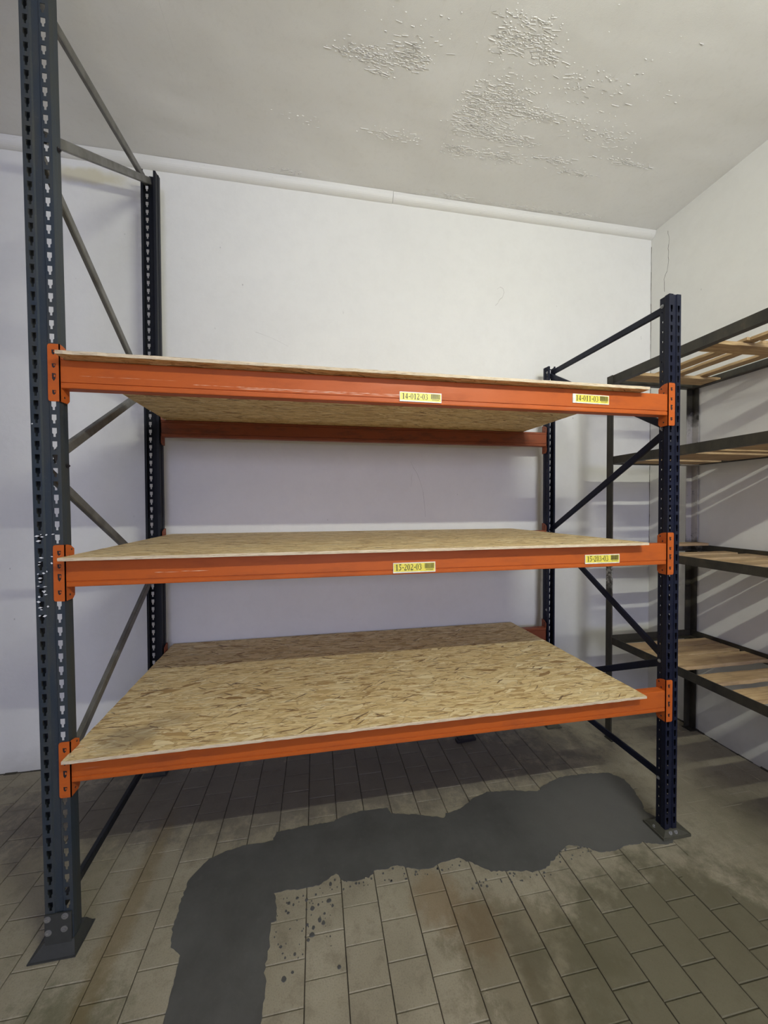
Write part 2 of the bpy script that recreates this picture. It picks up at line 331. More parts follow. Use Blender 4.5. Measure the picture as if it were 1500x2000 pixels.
# ------------------------------------------------------------------ the room
XL, XR, YF, YB, ZC = -4.6, 3.757, -7.5, 1.1746, 4.0135
b = MB(); b.box((XL - .1, YF - .1, -0.12), (XR + .1, YB + .1, -0.011)); floor = struct(b.link('floor', M_GROUT), 'floor of small cement tiles')
b = MB(); b.box((XL - .1, YB, -0.12), (XR + .1, YB + .1, ZC + .1)); struct(b.link('wall_back', M_WALL), 'white painted back wall')
b = MB(); b.box((XR, YF - .1, -0.12), (XR + .1, YB, ZC + .1)); struct(b.link('wall_right', M_WALL), 'white painted right wall')
b = MB(); b.box((XL - .1, YF - .1, -0.12), (XL, YB, ZC + .1)); struct(b.link('wall_left', M_WALL))
b = MB()
wx0, wx1, wz0, wz1 = -0.2, 2.8, 1.9, 3.3
b.box((XL, YF - .1, -0.12), (wx0, YF, ZC + .1)); b.box((wx1, YF - .1, -0.12), (XR, YF, ZC + .1))
b.box((wx0, YF - .1, -0.12), (wx1, YF, wz0)); b.box((wx0, YF - .1, wz1), (wx1, YF, ZC + .1))
struct(b.link('wall_front', M_WALL))
b = MB()
for x in (wx0, (wx0 + wx1) / 2 - .02, wx1 - .04): b.box((x, YF - .08, wz0), (x + .04, YF - .03, wz1))
b.box((wx0, YF - .08, wz0), (wx1, YF - .03, wz0 + .04)); b.box((wx0, YF - .08, wz1 - .04), (wx1, YF - .03, wz1))
struct(b.link('added_window_1', M_TRIM))  # window added out of view to go with the fill light
b = MB(); b.box((XL - .1, YF - .1, ZC + 0.012), (XR + .1, YB + .1, ZC + .12)); ceiling = struct(b.link('ceiling', M_CEIL), 'ceiling of painted boards with peeling paint')
def wavy_panel(x0, x1, y0, y1, seed):
    rr = random.Random(seed); nx, ny = 1, 1; vs = []; fs = []
    ph = rr.random() * 6
    for j in range(ny + 1):
        for i in range(nx + 1):
            u, v = i / nx, j / ny; x = x0 + (x1 - x0) * u; y = y0 + (y1 - y0) * v
            ed = math.sin(math.pi * u)
            vs.append((x, y, ZC + 0.0012 * ed * math.sin(y * 5.3 + ph + 2 * u) - 0.0006 * ed))
    for j in range(ny):
        for i in range(nx):
            a = j * (nx + 1) + i; fs.append((a, a + nx + 1, a + nx + 2, a + 1))
    n0 = len(vs); idx = [i for i in range(nx + 1)] + [j * (nx + 1) + nx for j in range(1, ny + 1)] + [ny * (nx + 1) + i for i in range(nx - 1, -1, -1)] + [j * (nx + 1) for j in range(ny - 1, 0, -1)]
    for k in idx: vs.append((vs[k][0], vs[k][1], ZC + 0.014))
    for k in range(len(idx)):
        k2 = (k + 1) % len(idx); fs.append((idx[k], idx[k2], n0 + k2, n0 + k))
    return link('panel', vs, fs, M_CEIL, ceiling)
xs = [XL, -4.26, -2.76, -1.26, 0.24, 1.74, 3.19, XR]
ys = [YF, -6.0, -3.6, -1.2, YB]
k = 0
for i in range(len(xs) - 1):
    for j in range(len(ys) - 1):
        wavy_panel(xs[i] + .0002, xs[i + 1] - .0002, ys[j] + .0002, ys[j + 1] - .0002, k); k += 1

# cove trim where the back wall meets the ceiling
def cove(x0, x1, name, seed, r=0.046, drop=0.0):
    rr = random.Random(seed); b = MB(); n = 14; prof = []
    for i in range(8):
        a = math.radians(90 * i / 7); prof.append((YB - r * math.cos(a) * 1.05, ZC - 0.012 - r * math.sin(a) - drop))
    prof = [(YB, ZC - .001), (YB - r * 1.05, ZC - .001)] + prof
    segs = 40; vs = []
    for s_ in range(segs + 1):
        x = x0 + (x1 - x0) * s_ / segs; jy = rr.uniform(-.0012, .0012)
        for (y, z) in prof: vs.append((x, y + (jy if y < YB else 0), z + jy))
    m = len(prof); fs = []
    for s_ in range(segs):
        for i in range(m - 1):
            a = s_ * m + i; fs.append((a, a + 1, a + m + 1, a + m))
    fs.append(list(range(m))); fs.append(list(range(segs * m, segs * m + m))[::-1])
    return struct(link(name, vs, fs, M_TRIM, smooth=False), 'white cove trim along the ceiling')
cove(XL, 1.503, 'trim_1', 1); cove(1.5055, XR - .001, 'trim_2', 2, 0.044)
# dirt line along the foot of the walls
b = MB(); rr = random.Random(4)
def skirt(p0, p1, nrm, n):
    for i in range(n):
        t0, t1 = i / n, (i + 1) / n
        a = Vector(p0).lerp(Vector(p1), t0); c = Vector(p0).lerp(Vector(p1), t1); d = Vector(nrm) * rr.uniform(.006, .022); h = rr.uniform(.001, .012)
        b.add([a, c, c + d, a + d, a + Vector((0, 0, h)), c + Vector((0, 0, h))], [(0, 1, 2, 3), (3, 2, 5, 4), (0, 3, 4), (1, 5, 2)])
skirt((XL, YB, -.002), (XR, YB, -.002), (0, -1, 0), 120); skirt((XR, YB, -.002), (XR, -1.5, -.002), (-1, 0, 0), 60)
struct(b.link('trim_3', M_DIRT), 'crumbling dirt line at the foot of the walls')

# corner crack and stray cracks of the plaster
def crack(name, pts, nrm, wid):
    b = MB(); nrm = Vector(nrm)
    for i in range(len(pts) - 1):
        a, c = Vector(pts[i]), Vector(pts[i + 1]); t = (c - a).normalized().cross(nrm) * wid * random.uniform(.5, 1.2)
        b.add([a - t + nrm * .0004, a + t + nrm * .0004, c + t * .8 + nrm * .0004, c - t * .8 + nrm * .0004], [(0, 1, 2, 3)])
    return b
pw = []; y, z = 1.02, 3.93
for i in range(16): pw.append((XR, y, z)); y -= random.uniform(-.006, .014) * (1 if i < 5 else -1.1); z -= random.uniform(.02, .05)
o = crack('c', pw, (-1, 0, 0), .0018).link('crack', M_DIRT, bpy.data.objects['wall_right']); o['label'] = 'thin crack down the right wall below the ceiling'
pc = []; z = 3.9
while z > 1.2: pc.append((XR - .0012, YB - random.uniform(.001, .004), z)); z -= random.uniform(.03, .07)
o = crack('c', pc, (-.7, -.7, 0), .0016).link('crack', M_DIRT, bpy.data.objects['wall_back']); o['label'] = 'crack in the corner of the walls'

M_SCUFF = mat_plain('wall_scuff', (0.46, 0.44, 0.41), 0.8)
def back(pts, w_, lab):
    o = crack('c', [(x, YB, z) for x, z in pts], (0, -1, 0), w_).link('scuff', M_SCUFF, bpy.data.objects['wall_back']); o['label'] = lab
back([(1.640, 2.045), (1.660, 2.00), (1.691, 1.953), (1.715, 1.89), (1.736, 1.817), (1.744, 1.75), (1.750, 1.69), (1.755, 1.62)], .0009, 'thin wavering crack in the plaster')
back([(1.652, 1.95), (1.645, 1.92), (1.648, 1.89), (1.640, 1.85)], .0008, 'short thin wavering crack in the plaster')
back([(2.345, 3.41), (2.37, 3.43), (2.395, 3.42), (2.405, 3.39), (2.39, 3.35), (2.365, 3.33), (2.35, 3.30), (2.33, 3.28)], .0013, 'curled grey scuff')
back([(.52, 2.935), (.57, 2.92), (.62, 2.905), (.70, 2.87), (.74, 2.85)], .0007, 'faint long scratch')
# flaking paint on the ceiling: uncountable
cl = [((1.20, .33), (.16, .035), 90), ((1.44, .30), (.10, .05), 90), ((1.30, .40), (.06, .02), 14), ((1.95, .06), (.16, .03), 30), ((1.98, .14), (.14, .05), 100), ((1.86, .17), (.05, .06), 25),
      ((2.12, .18), (.06, .03), 30), ((2.35, .25), (.14, .07), 26), ((1.98, .42), (.15, .09), 250), ((1.83, .47), (.07, .08), 60), ((2.20, .45), (.16, .03), 50),
      ((1.93, .58), (.16, .05), 150), ((2.16, .62), (.14, .03), 70), ((1.85, .74), (.10, .04), 60), ((2.12, .74), (.16, .03), 80), ((2.50, .70), (.16, .02), 40),
      ((2.72, .76), (.14, .02), 40), ((3.02, .63), (.17, .018), 60), ((2.75, .50), (.25, .05), 40), ((2.45, .46), (.2, .04), 24), ((1.45, .72), (.20, .03), 36), ((.85, .72), (.2, .03), 10),
      ((1.95, 1.10), (.28, .03), 36), ((2.55, 1.10), (.22, .02), 46), ((2.95, 1.09), (.16, .02), 40), ((.75, 1.09), (.14, .015), 20), ((1.4, .15), (.3, .12), 14), ((2.6, .25), (.35, .2), 26)]
b = MB(); rr = random.Random(11)
for (cx, cy), (sx, sy), cnt in cl:
    for _ in range(int(cnt * 2.6)):
        x, y = rr.gauss(cx, sx * .55), rr.gauss(cy, sy * .6)
        L = rr.choice([.003, .004, .006, .009, .020]) * rr.uniform(.6, 1.3); wdt = rr.uniform(.0007, .0018); a = rr.gauss(0, .12)
        if rr.random() < .3: L, wdt = rr.uniform(.002, .005), rr.uniform(.0015, .003)
        y = min(y, YB - .06); zc = ZC - 0.0010
        dx, dy = Vector((math.cos(a), math.sin(a), 0)) * L, Vector((-math.sin(a), math.cos(a), 0)) * wdt
        h = rr.uniform(.0005, .0019); p = Vector((x, y, zc))
        sgn = -1 if rr.random() < .75 else 1
        near = p + dy * -sgn; far = p + dy * sgn
        vs = [far - dx, far + dx, p + dx * .9 + Vector((0, 0, -h * .7)), p - dx * .9 + Vector((0, 0, -h * .7)), near + dx * .7 + Vector((0, 0, -h)), near - dx * .8 + Vector((0, 0, -h * rr.uniform(.5, 1)))]
        vs = [v + Vector((0, 0, .004)) if i < 2 else v for i, v in enumerate(vs)]
        b.add(vs, [(0, 3, 2, 1), (3, 5, 4, 2)])
o = b.link('paint_flake', M_FLAKE, ceiling); o['kind'] = 'stuff'; o['label'] = 'curled flakes of peeling paint'
def hide_pt(p): 
    v = Vector(p) - CAM; z = v.dot(FW)
    if z <= 0.05: return None
    return 750 + 735.43 * v.dot(RX) / z, 1000 - 735.43 * v.dot(UP) / z

# ------------------------------------------------------------------ floor tiles
TW, TL = 0.1523, 0.1430
def tile_mesh(kk):
    rr = random.Random(kk); g = .0016; x1, y1 = TW / 2 - g, TL / 2 - g; bv = .0022
    top = [[-x1 + bv, -y1 + bv], [x1 - bv, -y1 + bv], [x1 - bv, y1 - bv], [-x1 + bv, y1 - bv]]
    top = [(p[0] + rr.uniform(-.0008, .0008), p[1] + rr.uniform(-.0008, .0008), rr.uniform(-.0006, .0004)) for p in top]
    mid = [(-x1, -y1, -.0022), (x1, -y1, -.0022), (x1, y1, -.0022), (-x1, y1, -.0022)]
    bot = [(x, y, -.011) for x, y, _ in mid]
    vs = top + mid + bot
    fs = [(0, 1, 2, 3)] + [(4 + i, 4 + (i + 1) % 4, (i + 1) % 4, i) for i in range(4)] + [(8 + i, 8 + (i + 1) % 4, 4 + (i + 1) % 4, 4 + i) for i in range(4)]
    return vs, fs
TM = []
for k in range(8):
    vs, fs = tile_mesh(k); me = bpy.data.meshes.new('tile'); me.from_pydata(vs, [], fs); me.materials.append(M_TILE); TM.append((me, vs, fs))
cells = []
for k in range(-37, 20):
    xa = 0.875 + TW * k; xb = xa + TW; xa = max(xa, XL + .002); xb = min(xb, XR - .004)
    if xb - xa < .03: continue
    ph = -0.037 if k % 2 == 1 else 0.031
    ph += 0.004 * math.sin(k * 1.7) - (0.01 if k in (6, 7) else 0)
    for j in range(-54, 10):
        ya = ph + TL * j; yb = ya + TL; ya = max(ya, YF + .002); yb = min(yb, YB - .010)
        if yb - ya < .03: continue
        cx, cy = (xa + xb) / 2, (ya + yb) / 2; q = hide_pt((cx, cy, 0)); d = (Vector((cx, cy, 0)) - CAM).length
        seen = q is not None and -60 < q[0] < 1560 and 1380 < q[1] < 2090
        cells.append((0 if seen else 1, d, xa, xb, ya, yb))
cells.sort()
b = MB(); ind = 0
for i, (s_, d, xa, xb, ya, yb) in enumerate(cells):
    me, vs, fs = TM[random.randrange(8)]; sx, sy = (xb - xa) / TW, (yb - ya) / TL; cx, cy = (xa + xb) / 2, (ya + yb) / 2; dz = random.uniform(-.0010, .0004)
    if i < 298 and s_ == 0:
        o = bpy.data.objects.new('tile', me); COL.objects.link(o); o.parent = floor; o.location = (cx, cy, dz); o.scale = (sx, sy, 1); ind += 1
    else:
        b.add([(cx + v[0] * sx, cy + v[1] * sy, v[2] + dz) for v in vs], fs)
o = b.link('tile_field', M_TILE, floor); o['kind'] = 'stuff'; o['label'] = 'remaining floor tiles'

# mortar film that has filled the joints on the right
FIL = [(2.62, 1.15), (2.50, .92), (2.58, .72), (2.66, .50), (2.80, .46), (2.82, .30), (2.78, .12), (2.84, .0), (2.70, -.10), (2.55, -.16), (2.62, -.26), (2.78, -.32), (2.95, -.42), (3.2, -.52), (3.5, -.60), (3.75, -.70), (3.75, 1.15)]
fp = []; rr = random.Random(13)
for i in range(len(FIL)):
    a, c = Vector(FIL[i]), Vector(FIL[(i + 1) % len(FIL)]); n_ = max(1, int((c - a).length / .03))
    for k in range(n_): fp.append(a.lerp(c, k / n_) + (Vector((rr.gauss(0, .006), rr.gauss(0, .006))) if i < 15 else Vector((0, 0))))
bm = bmesh.new(); f = bm.faces.new([bm.verts.new((p.x, p.y, -.0010)) for p in fp]); bm.normal_update()
if f.normal.z < 0: f.normal_flip()
bmesh.ops.triangulate(bm, faces=bm.faces[:]); me = bpy.data.meshes.new('joint_filler'); bm.to_mesh(me); bm.free(); me.materials.append(M_TILE)
o = bpy.data.objects.new('joint_filler', me); COL.objects.link(o); o.parent = floor; o['kind'] = 'stuff'; o['label'] = 'mortar film filling the joints of the tiles'

# dark repair of cement poured over the tiles
OUT = [(.40, -.75), (.419, -.282), (.412, -.18), (.406, -.089), (.361, -.054), (.345, .0), (.344, .053), (.340, .12), (.343, .209), (.37, .26), (.404, .309), (.46, .33), (.538, .351), (.62, .352), (.701, .356), (.712, .403), (.85, .412), (.999, .414),
       (1.07, .44), (1.149, .455), (1.311, .454), (1.326, .408), (1.458, .376), (1.606, .327), (1.625, .352), (1.718, .37), (1.82, .43), (1.93, .458), (2.08, .44), (2.217, .408), (2.274, .443), (2.427, .489), (2.60, .488), (2.754, .465), (2.80, .40), (2.791, .325),
       (2.76, .24), (2.72, .167), (2.755, .10), (2.76, .03), (2.70, -.02), (2.644, -.03), (2.57, -.005), (2.51, .0), (2.44, .004), (2.366, -.013), (2.287, -.004), (2.23, .035), (2.165, .059), (2.10, .035), (2.038, -.001), (1.98, -.03), (1.907, -.038), (1.82, -.012), (1.722, .001), (1.66, .05),
       (1.598, .097), (1.5, .083), (1.45, .068), (1.396, .072), (1.296, .111), (1.25, .10), (1.197, .109), (1.154, .077), (1.10, .073), (1.041, .079), (1.006, .124), (.94, .088), (.849, .082), (.79, .09), (.734, .085), (.75, .018), (.755, -.031),
       (.731, -.035), (.733, -.08), (.737, -.123), (.728, -.175), (.735, -.23), (.738, -.278), (.733, -.34), (.74, -.50), (.73, -.75)]
pts = []; rr = random.Random(3)
for i in range(len(OUT)):
    a, c = Vector(OUT[i]), Vector(OUT[(i + 1) % len(OUT)]); n = max(1, int((c - a).length / .012)); nn = Vector((c.y - a.y, a.x - c.x)).normalized() if (c - a).length > 0 else Vector((0, 0))
    for k in range(n):
        p = a.lerp(c, k / n); j = rr.gauss(0, .0022)
        if rr.random() < .05 and p.y < .15 and p.x > .8: j += rr.uniform(.003, .012)
        pts.append((p + nn * -abs(j) if rr.random() < .3 else p + nn * j))
bm = bmesh.new(); vs = [bm.verts.new((p.x, p.y, .0022)) for p in pts]; f = bm.faces.new(vs)
if f.normal.z < 0: f.normal_flip()
bm.normal_update()
ret = bmesh.ops.extrude_face_region(bm, geom=[f])
for v in [g for g in ret['geom'] if isinstance(g, bmesh.types.BMVert)]: v.co.z = -.002
bmesh.ops.triangulate(bm, faces=[q for q in bm.faces if len(q.verts) > 4]); bmesh.ops.recalc_face_normals(bm, faces=bm.faces[:])
me = bpy.data.meshes.new('cement_patch'); bm.to_mesh(me); bm.free(); me.materials.append(M_PATCH)
patch = bpy.data.objects.new('cement_patch', me); COL.objects.link(patch); patch['label'] = 'dark grey smooth patch of cement poured over the floor tiles under the rack'; patch['category'] = 'patch'
# splashes beside it
b = MB(); rr = random.Random(21)
sp = [(.90, -.01, .010), (.925, .0, .006), (.97, .008, .011), (.985, -.015, .008), (.95, -.04, .006), (.88, -.07, .006), (.93, -.06, .012), (.945, -.075, .010), (.905, -.085, .008), (.90, -.11, .009), (.885, -.125, .007), (.80, .03, .007), (.82, .02, .006), (.79, .0, .005),
      (.80, -.01, .006), (.835, .045, .006), (.86, .05, .004), (.78, -.13, .006), (.77, -.12, .004), (.835, -.165, .007), (.80, -.17, .005), (.86, -.09, .004), (.80, -.235, .010), (.83, -.22, .005), (1.0, -.235, .008), (.875, .03, .007), (.98, .08, .010), (1.0, .095, .006), (.915, .045, .005)]
for _ in range(110):
    x = rr.uniform(1.0, 2.35); sp.append((x, (.075 if x < 1.6 else .02 if x > 2.0 else -.03) + rr.uniform(-.035, .03), rr.uniform(.002, .006)))
for _ in range(40): sp.append((rr.uniform(.75, 1.0), rr.uniform(-.18, .07), rr.uniform(.0015, .0035)))
for x, y, r in sp:
    n = 9; ex = rr.uniform(.7, 1.3); h = .0016
    ring = [(x + r * ex * math.cos(6.283 * i / n) * rr.uniform(.8, 1.1), y + r * math.sin(6.283 * i / n) * rr.uniform(.8, 1.2)) for i in range(n)]
    b.add([(p[0], p[1], -.001) for p in ring] + [(x + (p[0] - x) * .8, y + (p[1] - y) * .8, h) for p in ring], [list(range(n, 2 * n))] + [(i, (i + 1) % n, n + (i + 1) % n, n + i) for i in range(n)])
o = b.link('splash', M_PATCH, patch); o['kind'] = 'stuff'

# ------------------------------------------------------------------ the pallet rack
LEN, DEP, UD = 2.6714, 1.0553, 0.0552
ZB = [0.6053, 1.3553, 2.1053]; CH = 0.2127
rack = thing('pallet_rack', 'pallet rack of orange beams on blue-grey perforated steel uprights with three levels', 'rack', (1.33, .53, 0))
def upright(x0, sx, y0, sy, W, top, base, mat, holes, lean=0.0, slot_w=.0165, phase=.007, ends=0):
    """omega profile; x0 inner face, sx direction of the web away from the rack bay; y0 slotted face, sy towards the frame's middle"""
    vs = []; fs = []
    zt1, zt2, zb_ = .019, .023, .0335        # wide part, taper end, slot bottom below the slot top
    def P(a, d, z): vs.append((x0 + sx * a + lean * z, y0 + sy * d, z)); return len(vs) - 1
    rows = []; z = phase
    while z < base: z += .05
    tops = []
    while z <= top + .001: tops.append(z); z += .05
    web = [(0, 0), (.06 * W, 0), (.33 * W, 0), (.37 * W, .005), (.63 * W, .005), (.67 * W, 0), (.94 * W, 0), (W, 0)]
    s1 = [(0, .022), (.005, .029), (.005, UD), (.018, UD)]
    prof = [(a, d) for a, d in reversed(s1)] + web + [(W - a, d) for a, d in s1]
    kinds = []
    for i in range(len(prof) - 1):
        (a0, d0), (a1, d1) = prof[i], prof[i + 1]
        if d0 == d1 == 0 and (a1 - a0) > .2 * W: kinds.append('slot')
        elif holes and a0 == a1 and abs(d1 - d0) > .024: kinds.append('hole')
        else: kinds.append('plain')
    H = .05; pad = .008
    cells = [(t + pad - H, t + pad) for t in tops]
    zs_lo = base
    first = cells[0][0]
    for i in range(len(prof) - 1):
        p0, p1 = prof[i], prof[i + 1]
        def Q(u, z): return P(p0[0] + (p1[0] - p0[0]) * u, p0[1] + (p1[1] - p0[1]) * u, z)
        wlen = math.hypot(p1[0] - p0[0], p1[1] - p0[1])
        if first > base: fs.append((Q(0, base), Q(1, base), Q(1, first), Q(0, first)))
        for ci, (za, zb) in enumerate(cells):
            zb2 = min(zb, top); t = zb - pad; r1, r2, r3 = t - zt1, t - zt2, t - zb_
            last = zb > top
            if kinds[i] == 'slot' and not last and za > base + .0:
                h = slot_w / 2 / wlen; hn = .0042 / wlen
                o8 = [Q(0, zb), Q(1, zb), Q(1, r1), Q(1, r2), Q(1, za), Q(0, za), Q(0, r2), Q(0, r1)]
                i8 = [Q(.5 - h, t), Q(.5 + h, t), Q(.5 + h, r1), Q(.5 + hn, r2), Q(.5 + hn, r3), Q(.5 - hn, r3), Q(.5 - hn, r2), Q(.5 - h, r1)]
                for k in range(8): fs.append((o8[k], i8[k], i8[(k + 1) % 8], o8[(k + 1) % 8]))
            elif kinds[i] == 'hole' and not last:
                c_ = t - .018; r = .0055; ru = r / wlen
                o8 = [Q(0, zb), Q(1, zb), Q(1, r1), Q(1, r2), Q(1, za), Q(0, za), Q(0, r2), Q(0, r1)]
                ang = [112, 68, 10, -10, -68, -112, -170, 170]
                i8 = [Q(.5 + ru * math.cos(math.radians(a)), c_ + r * math.sin(math.radians(a))) for a in ang]
                for k in range(8): fs.append((o8[k], i8[k], i8[(k + 1) % 8], o8[(k + 1) % 8]))
            else:
                zz = [z_ for z_ in (za, r2, r1) if z_ < zb2] + [zb2]
                for k in range(len(zz) - 1): fs.append((Q(0, zz[k]), Q(1, zz[k]), Q(1, zz[k + 1]), Q(0, zz[k + 1])))
    bm = bmesh.new(); bv = [bm.verts.new(v) for v in vs]; 
    for f in fs: bm.faces.new([bv[i] for i in f])
    bmesh.ops.remove_doubles(bm, verts=bm.verts[:], dist=.0002); bmesh.ops.recalc_face_normals(bm, faces=bm.faces[:])
    me = bpy.data.meshes.new('upright'); bm.to_mesh(me); bm.free(); me.materials.append(mat)
    o = bpy.data.objects.new('upright', me); COL.objects.link(o); o.parent = rack
    s = o.modifiers.new('thickness', 'SOLIDIFY'); s.thickness = .0022; s.offset = 0
    return o
WL, WR = .0943, .0684
u_fl = upright(.0, -1, 0, 1, WL, 3.96, .03, M_SLATE, False, -.0076); u_fl['label'] = 'tall worn slate-blue front upright'
u_rl = upright(-.044, -1, DEP, -1, WL, 3.82, .012, M_DKSLATE, False, .0005); u_rl['label'] = 'dark rear upright behind the tall one'
u_fr = upright(LEN, 1, 0, 1, WR, 2.763, .04, M_NAVY, True, 0, .0125); u_fr['label'] = 'short navy front upright'
u_rr = upright(LEN, 1, DEP, -1, WR, 2.769, .012, M_NAVY, True, 0, .0125); u_rr['label'] = 'short navy rear upright'
# white splashes on the tall upright
b = MB(); rr = random.Random(8)
for _ in range(30):
    z = rr.uniform(1.30, 1.62) if rr.random() < .9 else 2.02; a = rr.uniform(.004, .03) if rr.random() < .75 else rr.uniform(.03, .062)
    L, h = rr.uniform(.004, .017), rr.uniform(.0015, .0045); x = -.0943 + a - .0076 * z; t = rr.uniform(-.4, .5) * h
    if .060 < a * 1.0 and False: continue
    b.add([(x - L * .5, -.0016, z - t), (x, -.0016, z - h), (x + L * .6, -.0016, z + t), (x, -.0016, z + h)], [(0, 1, 2, 3)])
o = b.link('paint_splash', M_WHITE, u_fl); o['kind'] = 'stuff'; o['label'] = 'white paint splashes'

def channel(name, p, q, width, depth, mat, nrm=(1, 0, 0), lip=True, t=.002):
    """C channel running p -> q, open side away from nrm"""
    p, q = Vector(p), Vector(q); d = (q - p).normalized(); n = Vector(nrm); s = n.cross(d).normalized()
    w2 = width / 2
    prof = [(-w2, -depth), (-w2, 0), (w2, 0), (w2, -depth)] if not lip else [(-w2 + .007, -depth), (-w2, -depth), (-w2, -.003), (-w2 + .003, 0), (w2 - .003, 0), (w2, -.003), (w2, -depth), (w2 - .007, -depth)]
    inn = []
    vs = []
    for e in (p, q):
        for (a, h) in prof: vs.append(e + s * a + n * h)
    m = len(prof); fs = [(i, i + 1, m + i + 1, m + i) for i in range(m - 1)]
    o = link(name, vs, fs, mat, rack); sm = o.modifiers.new('thickness', 'SOLIDIFY'); sm.thickness = t; sm.offset = 0
    return o
def bolt(parent, p, d, r=.007, h=.006, mat=M_BOLT, washer=True, name='bolt'):
    b = MB(); d = Vector(d).normalized()
    if washer: b.cyl(p, d * .0015, r * 1.6, 0, 14)
    b.cyl(Vector(p) + d * .001, d * h, r, 0, 6); b.cyl(Vector(p) + d * h, d * .004, r * .5, 0, 8)
    return b.link(name, mat, parent)
XB = -.047
lb = [((-.028 + XB, .03, 3.640), (XB - .042, 1.02, 3.752), .040), ((-.024 + XB, .03, 3.10), (XB - .042, 1.02, 3.762), .036), ((-.023 + XB, .03, 3.050), (XB - .044, 1.02, 2.40), .036),
      ((-.015 + XB, .03, 1.893), (XB - .044, 1.02, 2.475), .036), ((-.014 + XB, .03, 1.850), (XB - .044, 1.02, 1.300), .036), ((-.006 + XB, .03, .655), (XB - .044, 1.02, 1.305), .036), ((XB, .03, .145), (XB - .044, 1.02, .145), .036)]
for i, (p, q, wd) in enumerate(lb):
    nrm = (1, 0, 0) if i % 2 == 0 else (1, 0, 0)
    off = Vector((.008 if i % 2 else -.010, 0, 0))
    o = channel('brace', Vector(p) + off, Vector(q) + off, wd, .018, M_GALV if i < 6 else M_DKSLATE)
    if i == 0: o['label'] = 'galvanised top brace'
xr = LEN + .034
rb = [((xr, .03, 2.722), (xr, 1.02, 2.722)), ((xr, .03, 2.105), (xr, 1.02, 2.700)), ((xr, .03, 2.10), (xr, 1.02, 1.52)), ((xr, .03, .905), (xr, 1.02, 1.49)), ((xr, .03, .900), (xr, 1.02, .380)), ((xr, .03, .285), (xr, 1.02, .285))]
for i, (p, q) in enumerate(rb):
    off = Vector((-.006 if i % 2 else .006, 0, 0)); channel('brace', Vector(p) + off, Vector(q) + off, .036, .012, M_NAVY, (-1, 0, 0))
for z in (2.72, 2.10, .90, .285):
    bolt(u_fr, (LEN + .0035, .042, z), (-1, 0, 0), .006, .005)
    bolt(u_rr, (LEN + .0035, DEP - .042, z if z != 2.10 else 1.50), (-1, 0, 0), .006, .005)
for z in (3.07, 1.87, .66): bolt(u_fl, (-.0076 * z - .003, .042, z), (1, 0, 0), .006, .005, M_HOOK)

